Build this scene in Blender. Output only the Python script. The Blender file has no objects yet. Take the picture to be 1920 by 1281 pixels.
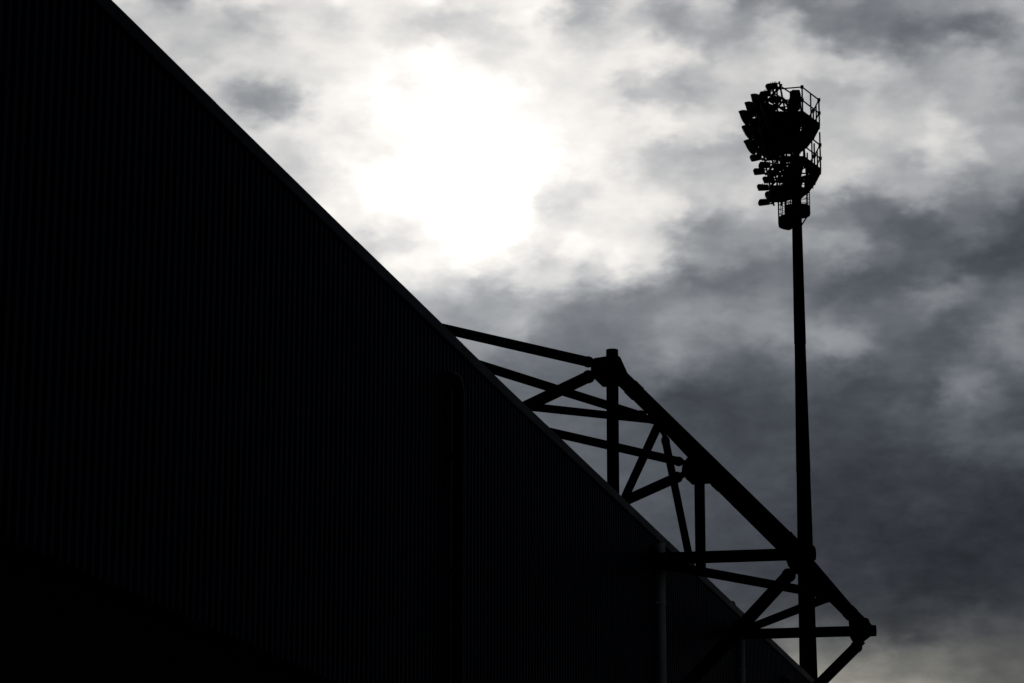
import bpy, math, random
from mathutils import Vector as V, noise as mnoise

random.seed(7)
sc = bpy.context.scene
col = sc.collection

# ------------------------------------------------------------------ survey
# Camera and setting out, in metres. Eye height 1.7 m, lens about 107 mm,
# tilted up about 13.5 degrees.  The stand's long wall runs along direction D.
F_PX = 5730.0
PITCH = math.atan(1380 / F_PX)
EYE = V((0, 0, 1.7))
FW = V((0, math.cos(PITCH), math.sin(PITCH)))
UP = V((0, -math.sin(PITCH), math.cos(PITCH)))
RT = V((1, 0, 0))
D = V((0.2242133, 0.9745401, 0))           # along the wall, away from the camera
N = V((D.y, -D.x, 0))                      # outward from the wall, over the path
E0 = V((-5.41659, 38.63420, 0))            # a point on the wall line
Z = V((0, 0, 1))


def ray(x, y):
    return RT * ((x - 960) / F_PX) + UP * ((640.5 - y) / F_PX) + FW


def on_t(x, y, t):
    "bearing x,y measured in the survey photograph, met with the vertical plane t metres outside the wall"
    r = ray(x, y)
    return EYE + r * ((E0.dot(N) + t) / r.dot(N))


def on_s(x, y, s):
    r = ray(x, y)
    return EYE + r * ((E0.dot(D) + s) / r.dot(D))


def on_z(x, y, z):
    r = ray(x, y)
    return EYE + r * ((z - EYE.z) / r.z)


def on_y(x, y, Y):
    r = ray(x, y)
    return EYE + r * (Y / r.y)


def wall(s, t, z):
    return E0 + D * s + N * t + Z * z


# ------------------------------------------------------------------ helpers
class MB:
    def __init__(self):
        self.v = []; self.f = []; self.s = []

    def add(self, vs, fs, smooth=False):
        b = len(self.v)
        self.v += [V(p) for p in vs]
        for f in fs:
            self.f.append([b + i for i in f]); self.s.append(smooth)

    def rings(self, rings, smooth=True, caps=True):
        n = len(rings[0]); vs = [p for r in rings for p in r]; fs = []
        for k in range(len(rings) - 1):
            for i in range(n):
                j = (i + 1) % n
                fs.append((k * n + i, k * n + j, (k + 1) * n + j, (k + 1) * n + i))
        self.add(vs, fs, smooth)
        if caps:
            self.add(rings[0], [tuple(reversed(range(n)))])
            self.add(rings[-1], [tuple(range(n))])

    def lathe(self, p0, axis, prof, n=20, smooth=True, caps=True):
        "prof: list of (distance along axis, radius)"
        a = V(axis).normalized()
        u = a.orthogonal().normalized() if abs(a.z) < .99 else V((1, 0, 0))
        w = a.cross(u).normalized(); u = w.cross(a)
        self.rings([[p0 + a * h + (u * math.cos(2 * math.pi * i / n) + w * math.sin(2 * math.pi * i / n)) * r
                     for i in range(n)] for h, r in prof], smooth, caps)

    def tube(self, p0, p1, r, r1=None, n=16):
        p0 = V(p0); p1 = V(p1)
        self.lathe(p0, p1 - p0, [(0, r), ((p1 - p0).length, r if r1 is None else r1)], n)

    def path(self, pts, r, n=12):
        pts = [V(p) for p in pts]; rings = []
        ref = None
        for i, p in enumerate(pts):
            a = (pts[min(i + 1, len(pts) - 1)] - pts[max(i - 1, 0)]).normalized()
            if ref is None:
                ref = a.orthogonal().normalized()
            ref = (ref - a * ref.dot(a)).normalized(); w = a.cross(ref)
            rings.append([p + (ref * math.cos(2 * math.pi * k / n) + w * math.sin(2 * math.pi * k / n)) * r for k in range(n)])
        self.rings(rings)

    def prism(self, poly, vec):
        "a plane polygon given a thickness, centred on the polygon's plane"
        n = len(poly); a = [V(p) - vec / 2 for p in poly]; b = [V(p) + vec / 2 for p in poly]
        self.add(a + b, [tuple(range(n))[::-1], tuple(range(n, 2 * n))] + [(i, (i + 1) % n, n + (i + 1) % n, n + i) for i in range(n)])

    def box(self, c, ax, ay, az):
        "c centre, ax ay az half-extent vectors"
        vs = [c + ax * i + ay * j + az * k for k in (-1, 1) for j in (-1, 1) for i in (-1, 1)]
        self.add(vs, [(0, 2, 3, 1), (4, 5, 7, 6), (0, 1, 5, 4), (2, 6, 7, 3), (0, 4, 6, 2), (1, 3, 7, 5)])

    def bar(self, p0, p1, w, h, up=Z):
        p0 = V(p0); p1 = V(p1); a = p1 - p0; s = a.cross(up).normalized(); u = s.cross(a).normalized()
        self.box((p0 + p1) / 2, a / 2, s * w / 2, u * h / 2)

    def build(self, name, mat, parent=None):
        me = bpy.data.meshes.new(name)
        org = V((0, 0, 0))
        if parent is not None:
            q = parent
            while q is not None:
                org = org + q.location; q = q.parent
        me.from_pydata([p - org for p in self.v], [], self.f)
        me.validate()
        for p, s in zip(me.polygons, self.s):
            p.use_smooth = s
        me.update()
        import bmesh
        bm = bmesh.new(); bm.from_mesh(me); bmesh.ops.recalc_face_normals(bm, faces=bm.faces); bm.to_mesh(me); bm.free()
        me.materials.append(mat)
        o = bpy.data.objects.new(name, me); col.objects.link(o)
        if parent is not None:
            o.parent = parent
        return o


def thing(name, label, cat, loc, group=None):
    o = bpy.data.objects.new(name, None); col.objects.link(o)
    o.location = loc; o.empty_display_size = .5
    o['label'] = label; o['category'] = cat
    if group: o['group'] = group
    return o


def material(name, rgb, rough=.6, metal=0., spec=.3, var=.25, scale=3., bump=0.):
    m = bpy.data.materials.new(name); m.use_nodes = True
    nt = m.node_tree; nd = nt.nodes; b = nd['Principled BSDF']
    b.inputs['Metallic'].default_value = metal
    b.inputs['Specular IOR Level'].default_value = spec
    tc = nd.new('ShaderNodeTexCoord')
    nz = nd.new('ShaderNodeTexNoise'); nz.inputs['Scale'].default_value = scale; nz.inputs['Detail'].default_value = 6
    nt.links.new(tc.outputs['Object'], nz.inputs['Vector'])
    r = nd.new('ShaderNodeValToRGB')
    r.color_ramp.elements[0].position = .3; r.color_ramp.elements[1].position = .7
    r.color_ramp.elements[0].color = [c * (1 - var) for c in rgb] + [1]
    r.color_ramp.elements[1].color = [c * (1 + var) for c in rgb] + [1]
    nt.links.new(nz.outputs['Fac'], r.inputs['Fac'])
    nt.links.new(r.outputs['Color'], b.inputs['Base Color'])
    mr = nd.new('ShaderNodeMapRange'); mr.inputs[3].default_value = rough - .1; mr.inputs[4].default_value = min(1, rough + .1)
    nt.links.new(nz.outputs['Fac'], mr.inputs[0]); nt.links.new(mr.outputs[0], b.inputs['Roughness'])
    if bump:
        bp = nd.new('ShaderNodeBump'); bp.inputs['Strength'].default_value = bump; bp.inputs['Distance'].default_value = .01
        nt.links.new(nz.outputs['Fac'], bp.inputs['Height']); nt.links.new(bp.outputs['Normal'], b.inputs['Normal'])
    return m


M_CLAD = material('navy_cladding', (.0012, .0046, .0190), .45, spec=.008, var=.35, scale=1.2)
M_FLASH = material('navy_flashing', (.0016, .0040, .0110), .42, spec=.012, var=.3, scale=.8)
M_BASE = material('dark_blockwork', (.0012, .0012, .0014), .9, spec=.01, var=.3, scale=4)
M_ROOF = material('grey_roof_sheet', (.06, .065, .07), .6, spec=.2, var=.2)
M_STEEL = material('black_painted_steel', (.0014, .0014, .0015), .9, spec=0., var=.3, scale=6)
M_PIPE = material('grey_plastic_pipe', (.38, .375, .36), .6, spec=.05, var=.25, scale=2.5)
M_PIPEB = material('black_plastic_pipe', (.0012, .0012, .0014), .5, spec=.05, var=.2)
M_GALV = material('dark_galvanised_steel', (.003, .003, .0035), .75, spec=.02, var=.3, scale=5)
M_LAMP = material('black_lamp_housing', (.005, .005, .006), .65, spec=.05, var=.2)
M_LENS = material('lamp_glass', (.01, .011, .012), .6, spec=.05, var=.1)
M_GROUND = material('asphalt', (.045, .045, .047), .9, spec=.2, var=.3, scale=2, bump=.4)

# ------------------------------------------------------------------ ground
g = MB()
g.add([(-2500, -2500, 0), (2500, -2500, 0), (2500, 2500, 0), (-2500, 2500, 0)], [(0, 1, 2, 3)])
o = g.build('ground', M_GROUND); o['kind'] = 'structure'

# ------------------------------------------------------------------ stand
S0, S1 = -26.0, 88.0       # wall extent along D


def eave(s):
    "height of the eave above the ground: the flashing line sags by a few centimetres"
    k = [(-40, 15.76), (-1, 15.71), (4, 15.665), (11.65, 15.606), (16.2, 15.585), (23, 15.535), (36, 15.520), (53, 15.50), (68.6, 15.498), (95, 15.47)]
    for (a, za), (b, zb) in zip(k, k[1:]):
        if s <= b:
            return za + (zb - za) * (s - a) / (b - a)
    return k[-1][1]


Z_CLAD = 7.95               # foot of the cladding
FL = .205                   # depth of the eave flashing
stand = thing('stadium_stand', 'long dark navy stadium stand clad in vertical ribbed sheeting under a sloping eave line', 'stadium stand', wall(S0, 0, 0))

cl = MB()
pitch = .285
s = S0; prof = []
while s < S1:
    for ds, t in ((0, 0), (.085, 0), (.12, .045), (.225, .045), (.26, 0)):
        prof.append((s + ds, t))
    s += pitch
vs = []; fs = []
for i, (a, t) in enumerate(prof):
    vs += [wall(a, t - .02, Z_CLAD), wall(a, t - .02, eave(a) - .06)]
    if i: fs.append((2 * i - 2, 2 * i, 2 * i + 1, 2 * i - 1))
cl.add(vs, fs)
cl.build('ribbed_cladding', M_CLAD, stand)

# eave flashing: folded sheet lengths of 7.6 m with a small lap, face, drip lip and top return
fl = MB(); s = S0; k = 0
while s < S1:
    e = min(s + 7.6, S1); m = .004 * (k % 2)
    pts = lambda a: [wall(a, .032 + m, eave(a) - FL), wall(a, .052 + m, eave(a) - FL - .025), wall(a, .062 + m, eave(a) - FL),
                     wall(a, .062 + m, eave(a)), wall(a, -.5, eave(a) + .03 + m), wall(a, -.5, eave(a) - .05)]
    fl.rings([pts(s), pts((s + e) / 2), pts(e + .05)], smooth=False)
    s = e; k += 1
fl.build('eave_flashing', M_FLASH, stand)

lw = MB()
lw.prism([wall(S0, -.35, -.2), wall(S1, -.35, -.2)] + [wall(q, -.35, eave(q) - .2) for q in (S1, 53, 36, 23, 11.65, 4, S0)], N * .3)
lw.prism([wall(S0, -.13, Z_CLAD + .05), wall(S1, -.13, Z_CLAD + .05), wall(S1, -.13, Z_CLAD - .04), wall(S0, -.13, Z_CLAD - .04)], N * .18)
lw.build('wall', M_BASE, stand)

for q in (S0 + .15, S1 - .15):
    ew = MB()
    ew.prism([wall(q, -.52, -.2), wall(q, -.52, eave(q) - .12), wall(q, -26, eave(q) + 3.2), wall(q, -26, 6), wall(q, -14, -.2)], D * .2)
    ew.build('end_wall', M_CLAD, stand)

rf = MB()
for i in range(20):
    a = S0 - .2 + (S1 - S0 + .4) * i / 20; b = S0 - .2 + (S1 - S0 + .4) * (i + 1) / 20
    P = [wall(a, -.45, eave(a) - .02), wall(b, -.45, eave(b) - .02), wall(b, -27, eave(b) + 3.5), wall(a, -27, eave(a) + 3.5)]
    rf.prism(P, Z * .12)
rf.build('roof', M_ROOF, stand)

# downpipes fixed to the wall
def s_at(x, y, t=0):
    return (on_t(x, y, t) - E0).dot(D)


def downpipe(x, y, r, mat, label, bend, t):
    sa = s_at(x, y, t); zt = on_t(x, y, t).z
    p = MB()
    if bend:
        # swan-neck out of the wall
        R = .30; pts = [wall(sa - .42, -.1, zt - r), wall(sa - .42, t * .6, zt - r)]
        pts = [wall(sa - .50, -.1, zt - r - .02), wall(sa - .47, t * .5, zt - r)]
        for i in range(9):
            a = math.pi / 2 * (1 - i / 8)
            pts.append(wall(sa - R + R * math.cos(a), t, zt - r - R + R * math.sin(a)))
        pts += [wall(sa, t, zt - 3), wall(sa, t, 0)]
    else:
        pts = [wall(sa, t, zt), wall(sa, t, zt - 3), wall(sa, t, 4), wall(sa, t, 0)]
    p.path(pts, r, 16)
    o = p.build('downpipe', mat, stand)
    o['label'] = label
    z = zt - 1.6
    while z > .5:
        c = MB()
        c.lathe(wall(sa, t, z), Z, [(0, r * 1.12), (.07, r * 1.12)], 16)
        c.box(wall(sa, t / 2 - .02, z + .035), D * r * 1.5, N * (t / 2 + .02), Z * .03)
        c.build('pipe_clip', mat, o)
        z -= 2.2
    return o


downpipe(860, 705, .115, M_PIPEB, 'wide black downpipe with a bend at its top', True, .16)
downpipe(1240, 1019, .098, M_PIPE, 'pale grey downpipe reaching up to the eave', False, .15)
downpipe(1391, 1160, .075, M_PIPE, 'thinner pale grey downpipe near the far end', False, .12)
downpipe(1478, 1270, .135, M_PIPEB, 'black downpipe with a bend at the far end', True, .16)

vp = MB()
c = on_t(1373, 1133, -.25); sv = (c - E0).dot(D)
c = wall(sv, -.25, c.z)
vp.lathe(c - Z * .55, Z, [(0, .06), (.45, .06), (.45, .115), (.53, .11), (.60, .085), (.645, .045), (.655, .01)], 16)
vp.build('vent_cowl', M_PIPEB, stand)

# ------------------------------------------------------------------ steel trusses
TA = -1.0
def s_of(P): return (P - E0).dot(D)
def t_of(P): return (P - E0).dot(N)
sA = s_of(on_t(1148, 692, TA)); sB = s_of(on_t(1311, 869, TA))


def strut(p0, p1, r, f0=0., f1=0., n=20):
    "round tube; f0/f1 = length left at either end for a tapered end, a pin and a fork plate"
    p0 = V(p0); p1 = V(p1); a = (p1 - p0); L = a.length; a.normalize()
    m = MB(); prof = []
    if f0: prof += [(f0 - .02, r * .62), (f0 + .01, r * .86), (f0 + .05, r * 1.02), (f0 + .08, r * 1.10), (f0 + .17, r * 1.10), (f0 + .19, r)]
    else: prof += [(0, r)]
    if f1: prof += [(L - f1 - .19, r), (L - f1 - .17, r * 1.10), (L - f1 - .08, r * 1.10), (L - f1 - .05, r * 1.02), (L - f1 - .01, r * .86), (L - f1 + .02, r * .62)]
    else: prof += [(L, r)]
    m.lathe(p0, a, prof, n)
    side = a.cross(D).normalized()
    for f, p, sg in ((f0, p0, 1), (f1, p1, -1)):
        if f:
            m.box(p + a * sg * f * .5, a * (f * .5 + .03), side * r * .62, D * .025)
            m.lathe(p + a * sg * f * .45 - D * .06, D, [(0, .035), (.12, .035)], 8)
    return m


def roof_z(p):
    "height of the roof sheet under a point"
    return eave(s_of(p)) - .02 + 3.52 * (-t_of(p) - .45) / 26.55


def to_roof(p, d):
    "carry a member on along d until it lands on the roof"
    p = V(p); d = V(d).normalized()
    for _ in range(200):
        if p.z <= roof_z(p) + .02: break
        p = p + d * .05
    return p


def roof_post(p, r, parent):
    "stub mast standing on the roof under the inner end of a tie"
    m = MB(); q = V((p.x, p.y, roof_z(p)))
    m.lathe(q, Z, [(0, r), (p.z - q.z + r * .9, r)], 20)
    m.lathe(q, Z, [(-.02, r * 2.2), (.08, r * 2.2)], 20)
    return m.build('roof_post', M_STEEL, parent)


def frame(root_s, A, colx, coltop, colr, C, beam_end, beam_r, chord_r, tie_px, strut_px, tie_r, strut_r, diag_r, plateA, plateC, label, Ztop):
    fr = thing('roof_truss', label, 'steel truss', wall(root_s, 0, 0), 'raking steel trusses along the eave')
    sp = lambda x, y: on_s(x, y, root_s)
    # column
    m = MB(); tA = t_of(A)
    zt = sp(*coltop).z
    m.lathe(wall(root_s, tA, 15.0), Z, [(0, colr), (zt - 15.0 - .02, colr), (zt - 15.0, colr * .96)], 24)
    m.build('column', M_STEEL, fr)
    # raking chord A..C
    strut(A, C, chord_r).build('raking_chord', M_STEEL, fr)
    # horizontal outrigger beam from the wall through C
    root = wall(root_s, -.3, 0); end = sp(*beam_end)
    slope = (end.z - C.z) / (t_of(end) - t_of(C)) if abs(t_of(end) - t_of(C)) > .1 else 0
    zb = C.z
    root.z = zb + .02
    b = MB(); e = wall(root_s, t_of(end), zb)
    b.lathe(root, e - root, [(0, beam_r), ((e - root).length - .015, beam_r), ((e - root).length, beam_r * .95)], 24)
    bo = b.build('outrigger_beam', M_STEEL, fr)
    c = MB(); c.lathe(e - N * .17, N, [(0, beam_r * 1.0 + .012), (.19, beam_r + .012), (.20, beam_r - .02)], 24)
    c.build('end_cap', M_STEEL, bo)
    # wall bracket round the root of the beam
    w = MB(); w.box(wall(root_s, .035, zb), D * .30, N * .05, Z * .34); w.build('wall_bracket', M_STEEL, bo)
    # tie rising to the roof and strut going down to it
    for nm, px, r in (('roof_tie', tie_px, tie_r), ('roof_strut', strut_px, strut_r)):
        a = sp(*px[0]); bb = sp(*px[1]); d = (a - bb)
        a2 = a + d.normalized() * px[2]
        if nm == 'roof_strut': a2 = to_roof(a, d)
        strut(a2, bb, r, 0, px[3]).build(nm, M_STEEL, fr)
        if nm == 'roof_tie': roof_post(a2, r * 1.2, fr)
    return fr


zC = None
A = on_s(1148, 692, sA); B = on_s(1311, 869, sB)
C = on_s(1500, 1037, sA); Dn = on_s(1626, 1181, sB)
A = wall(sA, TA, A.z); B = wall(sB, TA, B.z)
fa = frame(sA, A, 1148, (1148, 656), .160, on_s(1503, 1039, sA), (1527, 1037), .158, .205,
           [(820, 614), (1117, 682), 2.2, .09], [(985, 763), (1117, 700), 1.0, .09], .135, .158, None, None, None,
           'nearer raking truss of black steel tubes, crowned by the flat-topped column', None)
fb = frame(sB, B, 1312, (1312, 862), .160, on_s(1628, 1183, sB), (1641, 1183), .158, .205,
           [(1035, 811), (1284, 868), 2.2, .08], [(1170, 940), (1281, 890), .9, .08], .135, .158, None, None, None,
           'farther raking truss of black steel tubes, ending in the round capped beam tip', None)
for fr, s_, c0, c1 in ((fa, sA, (1486, 1071), (1290, 1283)), (fb, sB, (1612, 1207), (1536, 1283))):
    p0 = on_s(*c0, s_); p1 = on_s(*c1, s_); d = (p1 - p0).normalized()
    # carry the brace on down to the wall
    k = (t_of(p1) + .2) / -d.dot(N)
    strut(p1 + d * max(k, .1), p0 - d * .1, .165, 0, .12).build('diagonal_brace', M_STEEL, fr)
    pl = MB(); q = p1 + d * max(k, .1); pl.box(wall(s_, .03, q.z), D * .25, N * .06, Z * .3); pl.build('wall_bracket', M_STEEL, fr)


def plate(fr, pts, s_, th=.05, name='gusset_plate'):
    m = MB(); m.prism([on_s(x, y, s_) for x, y in pts], D * th)
    return m.build(name, M_STEEL, fr)


plate(fa, [(1114, 672), (1136, 668.5), (1158, 666), (1163, 670), (1181, 709), (1167, 724), (1136, 725.5), (1130, 725.5), (1118, 714), (1108, 704), (1108, 690)], sA)
m = MB()   # collar where the chord meets the gusset
d = (C - A).normalized(); p = on_s(1187, 728, sA); p = A + d * (p - A).dot(d); m.lathe(p - d * .10, d, [(0, .20), (.02, .222), (.30, .222), (.32, .205)], 24); m.build('collar', M_STEEL, fa)
p = on_s(1475, 1010, sA); p = A + d * (p - A).dot(d); m = MB(); m.lathe(p, d, [(0, .205), (.02, .222), (.22, .222), (.24, .205)], 24); m.build('collar', M_STEEL, fa)
plate(fa, [(1455, 1026), (1474, 1000), (1484, 997), (1492, 1008), (1527, 1024), (1530, 1047), (1510, 1075), (1492, 1077), (1478, 1062), (1473, 1048)], sA)
plate(fb, [(1287, 860), (1279, 875), (1278, 886), (1287, 899), (1298, 909), (1331, 907), (1336, 914), (1340, 905), (1330, 870), (1300, 850)], sB)
plate(fb, [(1591, 1163), (1596, 1150), (1628, 1160), (1634, 1174), (1634, 1192), (1616, 1206), (1611, 1222), (1604, 1212), (1600, 1206), (1594, 1196)], sB)
d = (Dn - B).normalized()
for x, y in ((1343, 905), (1588, 1145)):
    p = on_s(x, y, sB); p = B + d * (p - B).dot(d); m = MB(); m.lathe(p, d, [(0, .205), (.02, .222), (.22, .222), (.24, .205)], 24); m.build('collar', M_STEEL, fb)

# bracing that joins the two trusses
br = thing('cross_bracing', 'slimmer black tubes bracing one roof truss to the next above the eave', 'steel bracing', wall((sA + sB) / 2, 0, 0))
tie_ab = strut(A, B, .135); tie_ab.build('longitudinal_tie', M_STEEL, br)
Cw = on_s(1503, 1039, sA); Dw = on_s(1626, 1181, sB)
strut(Cw, Dw, .135).build('longitudinal_tie', M_STEEL, br)
M1 = A.lerp(B, .56)
M1 = on_t(1238, 789, TA)
N1 = on_t(1556, 1116, t_of(Cw))
P = on_s(975, 761, sA); Q = on_s(1166, 945, sB)
def ext(a, b, k):
    d = (V(a) - V(b)).normalized(); return V(a) + d * k
TE = on_t(1203, 780, -1.6); TI = on_t(900, 685, -3.6)
strut(ext(TI, TE, 1.2), TE, .125, 0, 0).build('roof_tie', M_STEEL, br)
roof_post(ext(TI, TE, 1.2), .15, br)
m = MB(); p0 = TE; p1 = TI; d = (p0 - p1).normalized()
m.lathe(p0 - d * .09, d, [(0, .16), (.10, .16)], 16)
m.bar(p0, M1, .05, .14); m.build('end_flange', M_STEEL, br)
strut(to_roof(P, P - M1), M1, .110, 0, .32).build('roof_strut', M_STEEL, br)
strut(to_roof(Q, Q - M1), M1, .128, 0, .15).build('roof_strut', M_STEEL, br)
strut(to_roof(on_t(1293, 1050, -.5), on_t(1293, 1050, -.5) - M1), on_t(1243, 803, TA), .112, 0, .26).build('roof_strut', M_STEEL, br)
strut(wall(sA, .1, Cw.z - .1), N1, .125, 0, .2).build('outer_strut', M_STEEL, br)
strut(on_t(1400, 1180, .3), on_t(1562, 1117, t_of(Cw) - .02), .125, 0, .25).build('outer_strut', M_STEEL, br)
m = MB()
m.prism([on_s(x, y, s_of(M1)) for x, y in ((1212, 783), (1219, 793), (1228, 797), (1232, 802), (1240, 815), (1248, 812), (1252, 800), (1240, 775))], D * .05)
m.build('gusset_plate', M_STEEL, br)
m = MB()
m.prism([on_s(x, y, s_of(N1)) for x, y in ((1533, 1122), (1552, 1130), (1566, 1128), (1572, 1112), (1552, 1085), (1534, 1062), (1527, 1062), (1527, 1112))], D * .05)
m.build('gusset_plate', M_STEEL, br)

# ------------------------------------------------------------------ floodlight mast
YM = 140.0
base = on_y(1519.5, 1281, YM); base.z = 0
top = on_y(1490, 172, YM)
mast = thing('floodlight_mast', 'tall tapering floodlight mast with a crowded lamp head standing behind the stand', 'floodlight mast', base)
PXM = YM / 5894.0 * 1.0


def axis_at(z):
    "the mast's centre line"
    a = on_y(1494.5, 425, YM); b = on_y(1516.4, 1281, YM)
    return a.lerp(b, (z - a.z) / (b.z - a.z))


pm = MB(); prof = []
def halfw(y): return (19 + (y - 430) * .01925) / 2
joints = [172, 645, 886, 1140, 1400, 2091]
for (ya, yb) in zip(joints, joints[1:]):
    wa = on_y(1494, ya, YM).z; wb = on_y(1494, yb, YM).z
    if ya == 172: ra = 8.2; rb = halfw(yb) - .5
    else: ra = halfw(ya) + .3; rb = halfw(yb) - .3
    prof.append((wa, ra * YM / 5894 * 1.0)); prof.append((wb, rb * YM / 5894))
prof = sorted(prof, key=lambda q: q[0])
prof[0] = (0.0, prof[0][1])
rings = []
for z, r in prof:
    c = axis_at(z)
    rings.append([c + V((math.cos(2 * math.pi * (i + .5) / 16) * r, math.sin(2 * math.pi * (i + .5) / 16) * r, z - c.z)) for i in range(16)])
pm.rings(rings, smooth=False)
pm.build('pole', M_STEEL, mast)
fp = MB(); fp.lathe(V((axis_at(0).x, axis_at(0).y, 0)), Z, [(0, 1.1), (.06, 1.1)], 24); fp.build('base_plate', M_GALV, mast)
# cap on the mast head, leaning towards the lamps
cp = MB()
pc = [on_y(x, y, YM - .62) for x, y in ((1484.5, 171.5), (1498.5, 171.5), (1502, 186), (1500, 204), (1481, 204), (1475.5, 202.5), (1480, 184))]
cp.prism(pc, V((0, .5, 0)))
cp.build('head_cap', M_LAMP, mast)

# --- service decks (hexagonal walkways round the mast), each with a guard rail
def deck_outline(y0):
    "y0: bearing of the deck at the mast axis"
    zd = on_y(1494, y0, YM).z
    sh = y0 - 250; k = sh / 85 * 2.2
    left = [(1430, 262), (1442, 240), (1458, 217.5)] if y0 < 300 else [(1466, 262), (1474, 240), (1487, 214)]
    pts = left + [(1505, 213.5), (1536.5, 237), (1526, 257), (1513, 274), (1500, 284), (1468, 287)]
    return zd, [on_z(x + k, y + sh, zd) for x, y in pts]


rail_r = .035
def deck(y0, rails, toe):
    zd, ol = deck_outline(y0)
    n = len(ol)
    dk = MB()
    ax = axis_at(zd); c0 = V((ax.x, ax.y, zd))
    # open ring of grating: outer edge ol, inner edge il
    il = [c0 + (p - c0) * (1 - min(.8, (1.0 if y0 < 300 else .62) / (p - c0).length)) for p in ol]
    q = [p + Z * h for h in (.08, -.02) for ring in (ol, il) for p in ring]
    fs = []
    for i in range(n):
        j = (i + 1) % n
        fs += [(i, j, n + j, n + i), (2 * n + i, 3 * n + i, 3 * n + j, 2 * n + j), (i, 2 * n + i, 2 * n + j, j), (n + i, n + j, 3 * n + j, 3 * n + i)]
    dk.add(q, fs)
    for i in range(n):
        a, b = ol[i], ol[(i + 1) % n]
        dk.bar(a + Z * .04, b + Z * .04, .05, toe)
        dk.bar(il[i] + Z * .0, il[(i + 1) % n] + Z * .0, .06, .14)
    # cantilever beams and struts back to the mast
    for p in ol[1::2] + [ol[4]]:
        dk.bar(c0 - Z * .05, p - Z * .05, .08, .14)
        dk.tube(p - Z * .08, c0 - Z * .85, .045, n=8)
    do = dk.build('service_deck', M_GALV, mast)
    rl = MB()
    for a, b, on in [(ol[i], ol[(i + 1) % n], i in rails) for i in range(n)]:
        if not on: continue
        for h in (.66, 1.32):
            rl.tube(a + Z * h, b + Z * h, rail_r, n=8)
    rr = set(rails) | {(i + 1) % n for i in rails}
    for i in rr:
        rl.tube(ol[i], ol[i] + Z * (1.36 if y0 < 300 else 1.95), rail_r * 1.1, n=8)
        for h in (.66, 1.32):
            rl.box(ol[i] + Z * h, V((.07, 0, 0)), V((0, .07, 0)), Z * .07)
    for i in rails:
        a, b = ol[i], ol[(i + 1) % n]
        if (a - b).length > 1.6:
            mid = (a + b) / 2; rl.tube(mid, mid + Z * 1.32, rail_r, n=8)
    rl.build('guard_rail', M_GALV, do)
    return zd, ol


zd1, ol1 = deck(250, (2, 3, 4, 5, 6), .22)
zd2, ol2 = deck(335, (3, 4, 5, 6), .22)
# lowest walkway, narrower, under the lamp bank
zd3 = on_y(1494, 368, YM).z
low = [on_z(x, y, zd3) for x, y in ((1446, 363), (1500, 359), (1508, 365), (1500, 371), (1484, 373), (1462, 378), (1438, 378))]
dk = MB(); dk.prism([p + Z * .03 for p in low], Z * .16)
for a, b in zip(low, low[1:] + low[:1]):
    dk.bar(a + Z * .15, b + Z * .15, .05, .30)
dk.build('service_deck', M_GALV, mast)

# --- lamp bank: five columns of seven lamps on rails
u_col = None
far_top = on_y(1400, 214, YM + 2.0)
def lamp_pos(c, r):
    "c 0..4 far to near, r 0..6 top to bottom: the mounting point of a lamp"
    dy = -13.2 * c; dx = 11.6 * c
    Y = YM + 1.9 - c * 1.02
    x = 1409 + dx + r * 5.6; y = 214 + dy + r * 27.3
    if r == 0: x += 0
    return on_y(x, y, Y)


fr_ = MB()
for c in range(5):
    a = lamp_pos(c, -.3) + V((.18, 0, 0)); b = lamp_pos(c, 6.3) + V((.18, 0, 0))
    fr_.tube(a, b, .045, n=8)
    a2 = lamp_pos(c, 1) + V((1.0, .1, .1)); b2 = lamp_pos(c, 6.3) + V((.55, .05, 0))
    fr_.tube(a2, b2, .04, n=8)
    for r in range(7):
        p = lamp_pos(c, r) + V((.18, 0, 0)); q = a2.lerp(b2, max(0, (r - 1)) / 5.3)
        fr_.tube(p, q, .035, n=6)
        if r < 6:
            fr_.tube(lamp_pos(c, r + 1) + V((.18, 0, 0)), q, .03, n=6)
for r in range(7):
    a = lamp_pos(-.25, r) + V((.18, 0, -.03)); b = lamp_pos(4.25, r) + V((.18, 0, -.03))
    fr_.tube(a, b, .05, n=8)
    if r > 1:
        fr_.tube(a + V((.45, .05, 0)), b + V((.45, .05, 0)), .04, n=8)
# arms from the bank to the mast
for r in (0.9, 2.2, 3.2, 4.4, 5.8):
    for c in (0, 1, 2, 3, 4):
        p = lamp_pos(c, r) + V((.18, 0, 0)); ax = axis_at(p.z)
        fr_.tube(p, V((ax.x, ax.y, p.z)), .06, n=8)
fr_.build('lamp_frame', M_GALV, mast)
# inner cable boxes and ballast cabinets on the decks, between bank and mast
for (x, y, Y, w, dd, h) in ((1468, 232, YM - 1.2, .85, .5, .75), (1455, 243, YM + .6, .8, .5, .9), (1470, 262, YM + 1.2, .9, .6, .9),
                            (1447, 270, YM + .2, .7, .5, .8)):
    m = MB(); m.box(on_y(x, y, Y), V((w / 2 * 1.2, .1, 0)), V((-.1, dd / 2, 0)), Z * h * .7); m.build('ballast_cabinet', M_LAMP, mast)


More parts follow.
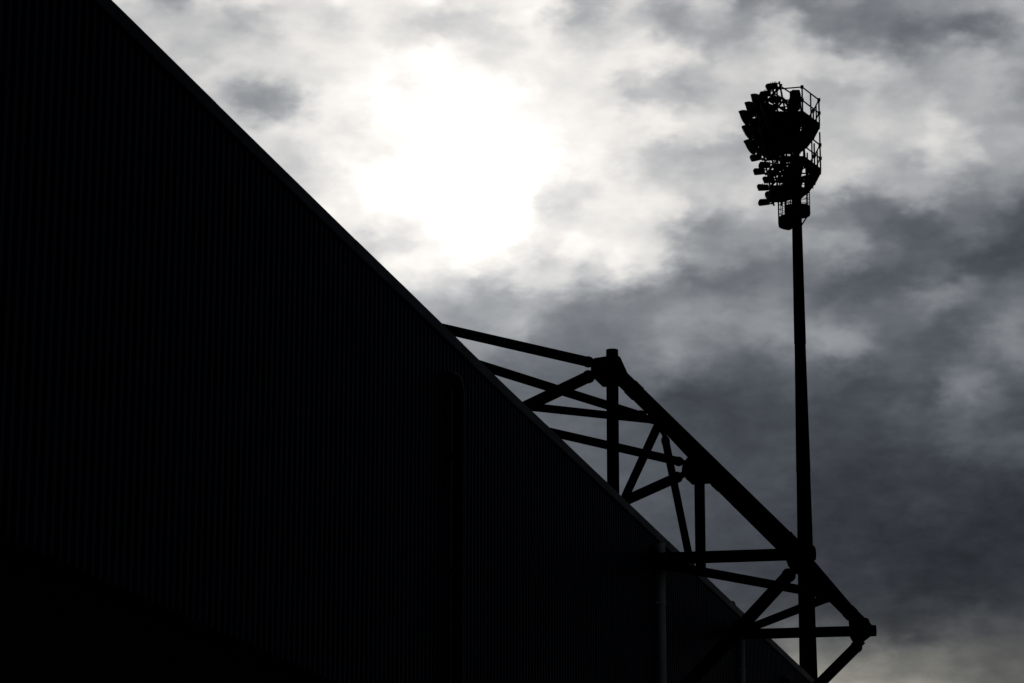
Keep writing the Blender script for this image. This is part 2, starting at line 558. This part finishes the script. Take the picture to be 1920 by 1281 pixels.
def lamp_mesh(kind):
    "a floodlight at the origin looking along -X; returns housing, lens, bracket"
    h = MB(); l = MB(); b = MB()
    if kind == 'round':
        prof = [(0, .14), (.08, .21), (.20, .33), (.32, .40), (.42, .42), (.44, .42)]
        h.lathe(V((.05, 0, 0)), V((-1, 0, 0)), prof, 20)
        h.box(V((.13, 0, 0)), V((.10, 0, 0)), V((0, .10, 0)), V((0, 0, .10)))
        # bulging front glass, with a short hood along its upper rim
        n = 9; pts = [V((-.39, .425 * math.cos(math.pi * i / (n - 1)), .425 * math.sin(math.pi * i / (n - 1)))) for i in range(n)]
        q = [p + V((-.10, 0, 0)) for p in pts]
        h.add(pts + q, [(i, i + 1, n + i + 1, n + i) for i in range(n - 1)], True)
        l.lathe(V((-.391, 0, 0)), V((-1, 0, 0)), [(0, .40), (.05, .37), (.09, .30), (.12, .18), (.13, .05)], 20)
    else:
        c = [(.06, -.075), (.06, .075), (-.36, .112), (-.44, .10), (-.51, 0), (-.45, -.11), (-.36, -.112)]
        h.prism([V((x, 0, z)) for x, z in c], V((0, .46, 0)))
        for k in range(4):
            h.box(V((.02 - .08 * k, 0, .125)), V((.012, 0, 0)), V((0, .22, 0)), V((0, 0, .03)))
        l.box(V((-.475, 0, -.055)), V((.028, 0, -.055)) * .8, V((0, .22, 0)), V((-.055, 0, -.028)) * .1)
    for sgn in (-1, 1):
        b.box(V((.0, .30 * sgn if kind == 'round' else .275 * sgn, 0)), V((.16, 0, 0)), V((0, .012, 0)), V((0, 0, .03)))
    b.box(V((.17, 0, 0)), V((.012, 0, 0)), V((0, .31, 0)), V((0, 0, .03)))
    return h, l, b


protos = {}
for kind in ('round', 'slab'):
    h, l, b = lamp_mesh(kind)
    ho = h.build('floodlight', M_LAMP); lo = l.build('lamp_glass', M_LENS); bo = b.build('bracket', M_GALV)
    for o in (lo, bo): o.parent = ho
    protos[kind] = [ho, lo, bo, False]
for c in range(5):
    for r in range(7):
        kind = 'round' if r < 3 and c < 4 and not (r == 0 and c == 3) else 'slab'
        ho, lo, bo, used = protos[kind]
        if used:
            h2 = ho.copy(); col.objects.link(h2)
            for k in (lo, bo):
                k2 = k.copy(); col.objects.link(k2); k2.parent = h2
        else:
            h2 = ho; protos[kind][3] = True
        h2.parent = mast
        h2.location = lamp_pos(c, r) - base + V((random.uniform(-.05, .05), 0, random.uniform(-.045, .045)))
        tilt = math.radians(-24 if kind == 'round' else 0) + math.radians(random.uniform(-6, 6))
        if r == 0: tilt = math.radians(-8 - 4 * (4 - c))
        h2.rotation_euler = (0, tilt, math.radians(random.uniform(-7, 7) - 6))

# --- rest platforms with wire cages below the head
def half_basket(zf, a0, a1, R, toe, cage, name):
    ax = axis_at(zf); c = V((ax.x, ax.y, zf)); n = 12
    arc = [c + V((math.cos(a0 + (a1 - a0) * i / n) * R, math.sin(a0 + (a1 - a0) * i / n) * R, 0)) for i in range(n + 1)]
    m = MB()
    m.prism([c] + [p for p in arc], Z * .08)
    inner = [c + (p - c) * .97 for p in arc]
    k = n + 1
    vs = [p - Z * .02 for p in arc] + [p + Z * toe for p in arc] + [p - Z * .02 for p in inner] + [p + Z * toe for p in inner]
    fs = []
    for i in range(n):
        fs += [(i, i + 1, k + i + 1, k + i), (2 * k + i, 3 * k + i, 3 * k + i + 1, 2 * k + i + 1), (k + i, k + i + 1, 3 * k + i + 1, 3 * k + i)]
    m.add(vs, fs)
    p = arc[n // 2]
    for q in ([arc[-3]] if R < .8 else []):
        m.tube(q, V((axis_at(zf - .85).x, axis_at(zf - .85).y, zf - .85)), .035, n=8)
    d = m.build(name, M_GALV, mast)
    w = MB()
    for i in range(0, n + 1, 2):
        w.tube(arc[i], arc[i] + Z * cage, .022, n=6)
    for j in range(1, 7):
        hz = cage * j / 6.0
        w.path([q + Z * hz for q in arc], .014, 6)
    w.build('wire_cage', M_GALV, d)
    return d


half_basket(on_y(1470, 422, YM).z, math.radians(110), math.radians(255), .88, .36, 1.35, 'rest_platform')
half_basket(on_y(1510, 403, YM).z, math.radians(-150), math.radians(72), .63, .40, 1.35, 'rest_platform')
# the ladder up the last metres, behind the mast
ld = MB()
z0 = on_y(1494, 428, YM).z; z1 = on_y(1494, 300, YM).z
a = axis_at(z0) + V((-.55, .15, 0)); b = axis_at(z1) + V((-.52, .15, 0))
for off in (V((0, 0, 0)), V((.28, .1, 0))):
    ld.tube(a + off, b + off, .028, n=6)
for i in range(11):
    p = a.lerp(b, (i + .5) / 11); ld.tube(p, p + V((.28, .1, 0)), .016, n=6)
ld.build('ladder', M_GALV, mast)
m = MB(); p = on_y(1522, 349, YM - .3); m.path([p + V((-.25, 0, .1)), p, p + V((.06, 0, -.06)), p + V((.05, 0, -.12))], .03, 8); m.build('davit_hook', M_GALV, mast)

# ------------------------------------------------------------------ sky
# Cloud brightness (display level 0-255) observed at bearings across the sky ahead.
SKY = """
240,0,225 330,0,139 400,5,241 480,0,246 560,0,213 640,0,251 720,0,228 800,0,253 880,0,235 960,0,229 1040,0,245 1095,0,169 1140,0,185 1190,5,234
1250,0,184 1300,0,201 1340,0,224 1390,0,116 1440,0,129 1500,5,120 1580,5,159 1605,25,98 1660,25,129 1740,8,144 1850,15,159 1915,10,178 1520,25,118 260,25,177
340,25,210 400,22,207 460,25,170 500,25,204 560,25,249 650,30,200 700,30,244 760,30,232 830,35,176 880,30,204 940,32,240 1000,32,257 1060,25,180 1100,28,150
1150,25,239 1200,25,156 1250,25,131 1280,28,134 1320,25,195 1400,28,146 1450,28,206 300,45,194 340,45,160 400,45,154 440,45,141 480,45,152 540,45,186 600,45,189
640,50,186 680,50,234 740,50,194 800,50,180 860,50,179 920,50,190 1000,50,238 1060,50,170 1090,50,151 1140,50,188 1200,50,174 1250,50,146 1300,50,140 1360,50,159
1420,50,174 1480,50,224 1500,64,144 1560,60,118 1600,62,128 1660,64,118 1740,60,114 1820,62,90 1880,64,96 1918,60,173 300,75,215 360,75,232 420,75,232 480,75,211
540,75,242 600,75,240 660,75,241 760,75,210 840,75,254 900,75,225 960,75,204 1020,75,232 1080,75,237 1120,75,181 1180,75,221 1220,75,246 1280,75,203 1340,75,149
1400,75,145 1450,75,200 1480,95,207 1540,95,202 1600,95,142 1660,98,144 1700,78,90 1740,98,147 1800,98,190 1860,98,170 1915,98,136 320,105,192 360,105,156 400,105,170
440,105,221 500,105,203 560,105,221 640,105,238 700,100,229 760,100,260 800,98,260 860,100,237 910,100,200 960,100,229 1020,100,233 1080,100,232 1140,100,226 1200,100,235
1260,100,239 1340,100,162 1400,100,190 1450,100,223 380,135,241 440,135,241 500,135,245 560,135,209 640,135,210 700,128,246 800,128,255 900,128,245 960,128,222 1020,128,240
1080,128,204 1150,125,254 1220,125,266 1300,125,246 1360,125,241 1440,125,204 1500,128,227 1560,128,228 1620,128,214 1660,128,189 1720,128,144 1780,128,155 1840,128,183 1905,128,200
400,160,193 440,160,136 480,160,140 530,160,199 570,160,208 640,160,229 700,160,250 780,160,216 860,160,252 940,160,254 1020,160,202 1070,160,229 1120,150,240 1180,152,181
1240,152,177 1290,152,140 1340,150,164 1380,150,213 1440,150,196 1540,150,152 1640,150,231 1700,150,208 1780,150,202 1860,150,193 1910,150,141 420,185,207 460,185,124 500,185,129
540,185,129 580,185,250 650,185,250 720,190,254 800,190,256 900,190,258 1000,190,255 1070,185,225 1130,170,207 1190,170,154 1240,170,171 1290,170,136 1340,170,186 1400,170,187
1600,170,141 1660,172,140 1720,170,139 1790,168,126 1840,170,164 1910,168,127 430,212,182 470,212,140 520,212,140 555,208,159 600,212,236 660,212,232 1000,215,219 1080,215,240
1140,195,200 1200,195,184 1260,192,175 1300,192,181 1360,192,193 1560,190,195 1620,190,197 1680,190,168 1740,190,193 1800,190,167 1860,190,173 1915,190,151 460,240,225 520,240,257
580,240,234 660,235,212 720,240,255 800,240,262 900,240,262 1000,240,256 1080,240,231 1150,215,252 1220,215,265 1280,215,247 1350,215,218 1560,215,184 1640,215,203 1700,215,197
1760,215,205 1820,215,212 1885,215,186 480,275,210 540,275,202 600,275,222 660,265,218 725,265,219 800,280,262 900,280,262 1000,280,258 1080,270,224 1140,240,233 1220,240,251
1280,240,248 1350,240,234 1550,240,185 1640,240,217 1700,240,193 1760,240,222 1820,240,146 1870,240,126 1915,240,145 510,300,214 540,300,174 585,300,224 640,300,255 1160,270,216
1220,270,176 1300,270,160 1380,270,151 1550,270,201 1620,270,177 1700,270,195 1750,270,230 1820,270,222 1900,270,214 1100,300,250 1160,300,217 1220,300,166 1300,300,161 1380,300,162
1550,300,201 1640,300,185 1690,302,153 1740,300,224 1800,300,212 1860,300,164 1910,300,158 590,330,184 625,330,219 690,330,254 800,330,264 900,330,264 1000,330,256 1060,325,248
1120,325,239 1200,325,211 1280,325,204 1360,325,196 1420,325,195 1560,322,206 1600,320,236 1660,320,184 1712,320,117 1760,320,192 1820,320,134 1880,320,130 600,360,226 640,360,230
700,360,254 800,360,262 900,360,262 980,355,254 1050,355,221 1100,350,191 1160,350,230 1220,350,207 1300,350,180 1360,350,183 1420,350,204 1560,345,211 1620,345,184 1680,345,200
1720,345,181 1760,345,150 1820,345,146 1880,345,176 610,400,250 650,400,214 700,400,278 800,400,258 900,400,260 980,395,252 1040,395,210 1060,375,186 1120,375,240 1200,375,228
1280,375,251 1340,375,241 1400,375,239 1550,370,180 1600,370,102 1660,370,114 1710,370,190 1760,370,167 1820,370,106 1880,370,127 1915,370,112 650,430,226 700,430,230 740,430,238
800,430,251 900,430,256 1000,430,245 1060,400,192 1120,400,223 1200,400,248 1260,400,232 1300,400,142 1360,400,139 1420,400,157 1470,400,190 1540,400,126 1600,400,92 1660,400,80
1720,400,84 1760,400,102 1820,400,110 1880,400,85 1915,400,75 690,450,164 720,452,160 760,450,166 800,450,210 860,450,256 960,450,254 1080,420,219 1180,420,207 1250,420,206
1300,420,116 1350,420,141 1400,420,139 1460,420,174 1540,425,106 1590,425,141 1650,425,121 1700,425,76 1760,425,66 1820,425,128 1880,425,107 705,475,214 740,475,261 800,475,252
880,475,256 960,475,220 1020,475,212 1080,450,249 1160,450,233 1240,450,180 1300,450,126 1340,450,111 1400,450,172 1460,450,163 1540,450,181 1600,450,169 1660,450,108 1720,450,95
1780,450,124 1840,450,95 1900,450,71 780,500,231 880,500,251 960,500,243 1000,503,152 1040,500,179 1080,475,264 1160,475,235 1240,475,260 1300,475,212 1350,475,178 1420,475,105
1470,475,113 1550,475,176 1600,475,160 1650,475,121 1720,475,106 1800,475,69 1860,475,62 1910,475,72 790,525,242 840,525,203 880,525,179 920,525,160 960,525,238 1000,525,254
1050,525,252 1100,500,188 1160,500,257 1220,500,215 1300,500,106 1360,500,128 1420,500,138 1470,500,105 1530,500,117 1580,500,84 1640,500,77 1720,500,71 1800,500,65 1880,500,83
790,550,167 830,550,155 870,550,234 910,550,140 960,550,125 1010,550,149 1060,548,144 1110,525,165 1160,525,244 1220,525,143 1290,525,95 1360,525,106 1420,525,95 1475,525,125
1520,525,108 1600,525,83 1680,525,82 1730,525,89 1780,525,108 1840,525,65 1900,525,97 810,578,166 850,580,125 880,580,134 930,580,155 980,580,157 1020,580,190 1060,580,106
1120,550,129 1180,550,114 1240,550,95 1300,550,109 1360,550,85 1420,550,113 1475,550,119 1520,548,109 1600,548,98 1680,548,103 1735,545,164 1795,545,166 1830,545,132 1890,545,107
850,610,150 890,610,156 930,610,158 970,610,210 1020,610,106 1060,610,129 1120,575,117 1180,575,126 1260,575,176 1320,575,171 1380,575,179 1440,575,176 1480,575,130 1540,575,70
1600,575,76 1680,575,93 1740,575,118 1800,575,83 1860,575,92 1905,575,125 900,640,140 950,640,150 1000,640,125 1060,640,112 1120,605,115 1180,605,127 1250,605,137 1320,605,146
1400,605,101 1460,605,124 1500,608,145 1560,608,184 1620,605,134 1700,605,126 1770,605,74 1830,605,98 1890,605,157 900,665,135 960,670,97 1060,655,110 1130,650,106 1200,650,119
1260,650,161 1300,650,136 1360,650,116 1420,650,90 1480,655,113 1450,630,178 1540,632,151 1600,632,132 1660,632,93 1720,632,79 1800,632,99 1860,632,128 1910,632,96 1260,628,129
1320,628,112 1400,626,165 940,700,105 1060,700,96 1200,690,108 1240,682,158 1300,685,115 1360,685,95 1420,685,89 1480,690,102 1540,660,136 1610,660,161 1650,660,105 1720,660,86
1800,660,86 1850,660,107 1900,660,171 1540,690,84 1620,690,72 1700,690,99 1760,690,95 1820,690,112 1880,690,70 1000,745,100 1080,740,98 1200,730,98 1260,725,66 1340,725,66
1420,725,78 1480,725,86 1540,722,91 1600,722,70 1680,722,70 1740,722,68 1800,725,146 1840,718,120 1905,720,86 1080,790,96 1180,780,88 1260,770,77 1340,765,70 1440,765,71
1540,768,69 1600,750,76 1700,750,92 1780,745,110 1820,742,141 1880,750,105 1700,775,92 1760,775,58 1840,775,59 1905,775,63 1080,830,96 1180,830,86 1280,820,75 1400,815,68
1540,805,71 1640,805,71 1720,805,77 1770,805,114 1840,805,98 1905,805,80 1110,870,94 1200,870,86 1360,860,75 1460,860,75 1560,835,68 1640,835,64 1740,835,65 1800,832,96
1860,835,89 1912,835,108 1130,910,92 1240,910,85 1320,910,78 1440,910,76 1560,870,65 1660,870,61 1760,865,56 1840,865,72 1912,865,68 1540,900,57 1640,900,54 1740,900,61
1840,900,56 1910,900,57 1200,960,85 1280,970,77 1440,960,70 1560,945,58 1700,940,65 1800,940,57 1910,940,49 1260,1010,78 1360,1010,72 1560,1000,55 1700,1000,50 1860,1000,50
1910,1000,49 1400,1060,66 1460,1070,64 1560,1060,58 1700,1060,54 1800,1060,46 1905,1060,52 1350,1110,72 1460,1110,64 1600,1105,57 1720,1105,48 1840,1105,48 1910,1105,55 1440,1150,72
1560,1142,62 1660,1142,63 1760,1142,56 1860,1142,56 1910,1142,60 1450,1190,92 1480,1210,114 1560,1180,70 1660,1172,51 1740,1172,72 1820,1172,82 1910,1172,90 1490,1240,140 1560,1205,104
1640,1203,71 1700,1203,55 1800,1203,78 1900,1203,69 1540,1228,112 1600,1228,100 1660,1228,140 1720,1228,115 1800,1228,110 1900,1228,102 1520,1255,142 1600,1255,130 1660,1255,119 1700,1255,99
1740,1255,117 1800,1255,95 1900,1255,89 1540,1285,155 1620,1285,166 1700,1285,146 1780,1285,138 1900,1285,96 100,300,200 300,500,215 300,900,150 600,700,170 800,900,120 1000,1200,100
100,900,140
"""
PTS = [tuple(float(q) for q in w.split(',')) for w in SKY.split()]


import numpy as np
PA = np.array(PTS)


def level(x, y):
    d2 = ((x - PA[:, 0]) / 1.15) ** 2 + (y - PA[:, 1]) ** 2
    w = np.exp(-d2 / (2 * 16.0 ** 2)) + 1e-3 * np.exp(-d2 / (2 * 60.0 ** 2)) + 1e-9 / (1 + d2 / 1e4) ** 2
    return float((w * PA[:, 2]).sum() / w.sum()) / 255.0


AZ0, AZ1 = math.radians(-8.4), math.radians(10.2)
EL0, EL1 = math.radians(6.3), math.radians(20.6)
NC, NR = 60, 42


def grid_value(i, j):
    az = AZ0 + (AZ1 - AZ0) * i / (NC - 1); el = EL0 + (EL1 - EL0) * j / (NR - 1)
    d = V((math.sin(az) * math.cos(el), math.cos(az) * math.cos(el), math.sin(el)))
    z = d.dot(FW)
    return level(960 + F_PX * d.x / z, 640.5 - F_PX * d.dot(UP) / z)


SUN_AZ, SUN_EL = math.radians(-1.0), math.radians(16.4)
w = bpy.data.worlds.new("World"); sc.world = w; w.use_nodes = True
nt = w.node_tree; nd = nt.nodes; lk = nt.links.new
bg = nd['Background']


def mt(op, a, b=None, c=None, clamp=False):
    n_ = nd.new('ShaderNodeMath'); n_.operation = op; n_.use_clamp = clamp
    for k, v_ in enumerate((a, b, c)):
        if v_ is None: continue
        if isinstance(v_, (int, float)): n_.inputs[k].default_value = v_
        else: lk(v_, n_.inputs[k])
    return n_.outputs[0]


tc = nd.new('ShaderNodeTexCoord')
sx = nd.new('ShaderNodeSeparateXYZ'); lk(tc.outputs['Generated'], sx.inputs[0])
az = mt('ARCTAN2', sx.outputs[0], sx.outputs[1])
el = mt('ARCSINE', sx.outputs[2])
cb = nd.new('ShaderNodeCombineXYZ'); lk(az, cb.inputs[0]); lk(mt('MULTIPLY', el, 1.75), cb.inputs[1])


def noise(scale, detail, rough, off=(0, 0, 0), lac=2.0):
    mp = nd.new('ShaderNodeMapping'); mp.inputs['Location'].default_value = off
    lk(cb.outputs[0], mp.inputs['Vector'])
    n_ = nd.new('ShaderNodeTexNoise'); n_.inputs['Scale'].default_value = scale; n_.inputs['Detail'].default_value = detail
    n_.inputs['Roughness'].default_value = rough; n_.inputs['Lacunarity'].default_value = lac
    lk(mp.outputs[0], n_.inputs['Vector'])
    return mt('SUBTRACT', n_.outputs['Fac'], .5)


WARP = .0125
wx = noise(95, 6, .5, (3.1, 0, 0)); wy = noise(95, 6, .5, (0, 7.7, 0))
azw = mt('ADD', az, mt('MULTIPLY', wx, WARP * 1.5)); elw = mt('ADD', el, mt('MULTIPLY', wy, WARP))
u = mt('MULTIPLY', mt('SUBTRACT', azw, AZ0), 1 / (AZ1 - AZ0), clamp=True)
v = mt('MULTIPLY', mt('SUBTRACT', elw, EL0), (NR - 1) / (EL1 - EL0))
v = mt('MINIMUM', mt('MAXIMUM', v, .5), float(NR) - 1.5)
total = None
# two overlapping ramps per row: columns 0-31 and 28-59, changing over at column 29.5
cp_ = mt('MULTIPLY', u, float(NC - 1))
uL = mt('DIVIDE', cp_, 31.0, clamp=True); uR = mt('DIVIDE', mt('SUBTRACT', cp_, 28.0), 31.0, clamp=True)
inR = mt('GREATER_THAN', cp_, 29.5)


def ramp(cols, fac):
    rp = nd.new('ShaderNodeValToRGB'); cr = rp.color_ramp; cr.interpolation = 'B_SPLINE'
    for i in range(len(cols)):
        pos = i / (len(cols) - 1)
        e = cr.elements[0] if i == 0 else (cr.elements[-1] if i == len(cols) - 1 else cr.elements.new(pos))
        e.position = pos
    for i, e in enumerate(sorted(cr.elements, key=lambda q: q.position)):
        e.color = cols[i] + [1]
    lk(fac, rp.inputs['Fac'])
    return rp.outputs['Color']


for j0 in range(0, NR, 3):
    vals = [[min(1.15, grid_value(i, j0 + q)) for q in range(3)] for i in range(NC)]
    mx_ = nd.new('ShaderNodeMix'); mx_.data_type = 'RGBA'
    lk(inR, mx_.inputs[0]); lk(ramp(vals[:32], uL), mx_.inputs[6]); lk(ramp(vals[28:], uR), mx_.inputs[7])
    sp_ = nd.new('ShaderNodeSeparateColor'); lk(mx_.outputs[2], sp_.inputs[0])
    for q in range(3):
        a = mt('ABSOLUTE', mt('SUBTRACT', v, float(j0 + q)))
        h1 = mt('MAXIMUM', mt('SUBTRACT', 1.5, a), 0.0); h2 = mt('MAXIMUM', mt('SUBTRACT', .5, a), 0.0)
        wgt = mt('SUBTRACT', mt('MULTIPLY', mt('MULTIPLY', h1, h1), .5), mt('MULTIPLY', mt('MULTIPLY', h2, h2), 1.5))
        term = mt('MULTIPLY', wgt, sp_.outputs[q])
        total = term if total is None else mt('ADD', total, term)

# the rest of the overcast: a broken grey layer, darker away from the sun
sd = V((math.sin(SUN_AZ) * math.cos(SUN_EL), math.cos(SUN_AZ) * math.cos(SUN_EL), math.sin(SUN_EL)))
dp = nd.new('ShaderNodeVectorMath'); dp.operation = 'DOT_PRODUCT'; lk(tc.outputs['Generated'], dp.inputs[0]); dp.inputs[1].default_value = sd
ang = mt('ARCCOSINE', mt('MINIMUM', dp.outputs['Value'], 1.0))
far_n = noise(5, 6, .6)
fall = mt('EXPONENT', mt('MULTIPLY', mt('MULTIPLY', ang, ang), -1 / math.radians(26) ** 2))
rest = mt('ADD', mt('ADD', .21, mt('MULTIPLY', fall, .33)), mt('MULTIPLY', far_n, .22))
da = mt('DIVIDE', mt('SUBTRACT', az, (AZ0 + AZ1) / 2), (AZ1 - AZ0) / 2)
de = mt('DIVIDE', mt('SUBTRACT', el, (EL0 + EL1) / 2), (EL1 - EL0) / 2)
far = mt('MAXIMUM', mt('ABSOLUTE', da), mt('ABSOLUTE', de))
mr = nd.new('ShaderNodeMapRange'); mr.interpolation_type = 'SMOOTHSTEP'; lk(far, mr.inputs[0])
mr.inputs[1].default_value = .98; mr.inputs[2].default_value = 1.35
mx = nd.new('ShaderNodeMix'); lk(mr.outputs[0], mx.inputs[0]); lk(total, mx.inputs[2]); lk(rest, mx.inputs[3])
lev = mx.outputs[0]
# fine cloud texture
f1 = noise(130, 8, .54, (1.3, 2.2, 0)); f2 = noise(60, 7, .62, (5.3, 1.2, 0))
lev = mt('ADD', lev, mt('ADD', mt('MULTIPLY', f1, .075), mt('MULTIPLY', f2, .065)))
lev = mt('MAXIMUM', lev, .02)
# display level -> light (sRGB decode), dark cloud is bluish, bright cloud faintly warm
lin = mt('POWER', mt('DIVIDE', mt('ADD', lev, .055), 1.055), 2.4)
tint = nd.new('ShaderNodeValToRGB'); lk(lev, tint.inputs['Fac'])
te = tint.color_ramp.elements
te[0].position = .15; te[0].color = (.83, .985, 1.25, 1)
te[1].position = 1.0; te[1].color = (1.03, 1.0, .975, 1)
for pos, c in ((.35, (.89, .992, 1.155, 1)), (.55, (.945, 1.0, 1.07, 1)), (.76, (1.0, 1.0, 1.005, 1)), (.90, (1.03, 1.0, .955, 1))):
    e = te.new(pos); e.color = c
# glow of the sun through the cloud: only adds light where the cloud is already brightest
gl = mt('EXPONENT', mt('MULTIPLY', mt('MULTIPLY', ang, ang), -1 / (2 * math.radians(2.4) ** 2)))
lin = mt('ADD', lin, mt('MULTIPLY', mt('MULTIPLY', gl, lin), .22))
cm = nd.new('ShaderNodeVectorMath'); cm.operation = 'SCALE'; lk(tint.outputs['Color'], cm.inputs[0]); lk(lin, cm.inputs['Scale'])
# low down the light is yellower
lo = nd.new('ShaderNodeMapRange'); lo.interpolation_type = 'SMOOTHSTEP'; lk(elw, lo.inputs[0])
lo.inputs[1].default_value = math.radians(9.2); lo.inputs[2].default_value = math.radians(7.2)
wm = nd.new('ShaderNodeMix'); wm.data_type = 'RGBA'; lk(lo.outputs[0], wm.inputs[0])
wm.inputs[6].default_value = (1, 1, 1, 1); wm.inputs[7].default_value = (1.10, 1.0, .82, 1)
cm2 = nd.new('ShaderNodeVectorMath'); cm2.operation = 'MULTIPLY'; lk(cm.outputs[0], cm2.inputs[0]); lk(wm.outputs[2], cm2.inputs[1]); cm = cm2
# a little of the clear sky above shows through the cloud
sk = nd.new('ShaderNodeTexSky'); sk.sky_type = 'NISHITA'; sk.sun_disc = False
sk.sun_elevation = SUN_EL; sk.sun_rotation = SUN_AZ
ad = nd.new('ShaderNodeVectorMath'); ad.operation = 'MULTIPLY_ADD'
lk(sk.outputs['Color'], ad.inputs[0]); ad.inputs[1].default_value = (.00006, .00006, .00006); lk(cm.outputs[0], ad.inputs[2])
SKY_K = .10
s2 = nd.new('ShaderNodeVectorMath'); s2.operation = 'SCALE'; lk(ad.outputs[0], s2.inputs[0]); s2.inputs['Scale'].default_value = 1 / SKY_K
lk(s2.outputs[0], bg.inputs['Color']); bg.inputs['Strength'].default_value = SKY_K

sun = bpy.data.lights.new('sun', 'SUN'); sun.energy = .6; sun.angle = math.radians(10); sun.color = (1, .95, .87)
so = bpy.data.objects.new('sun', sun); col.objects.link(so)
so.location = (0, 60, 60); so.rotation_euler = (-sd).to_track_quat('-Z', 'Y').to_euler()

# ------------------------------------------------------------------ camera
cam = bpy.data.cameras.new('camera'); co = bpy.data.objects.new('camera', cam); col.objects.link(co)
cam.sensor_width = 36; cam.lens = F_PX * 36 / 1920; cam.clip_start = .5; cam.clip_end = 8000
co.location = EYE; co.rotation_euler = (math.pi / 2 + PITCH, 0, 0)
sc.camera = co
sc.view_settings.view_transform = 'Standard'; sc.view_settings.look = 'None'
sc.view_settings.exposure = 0; sc.view_settings.gamma = 1
sc.cycles.max_bounces = 6
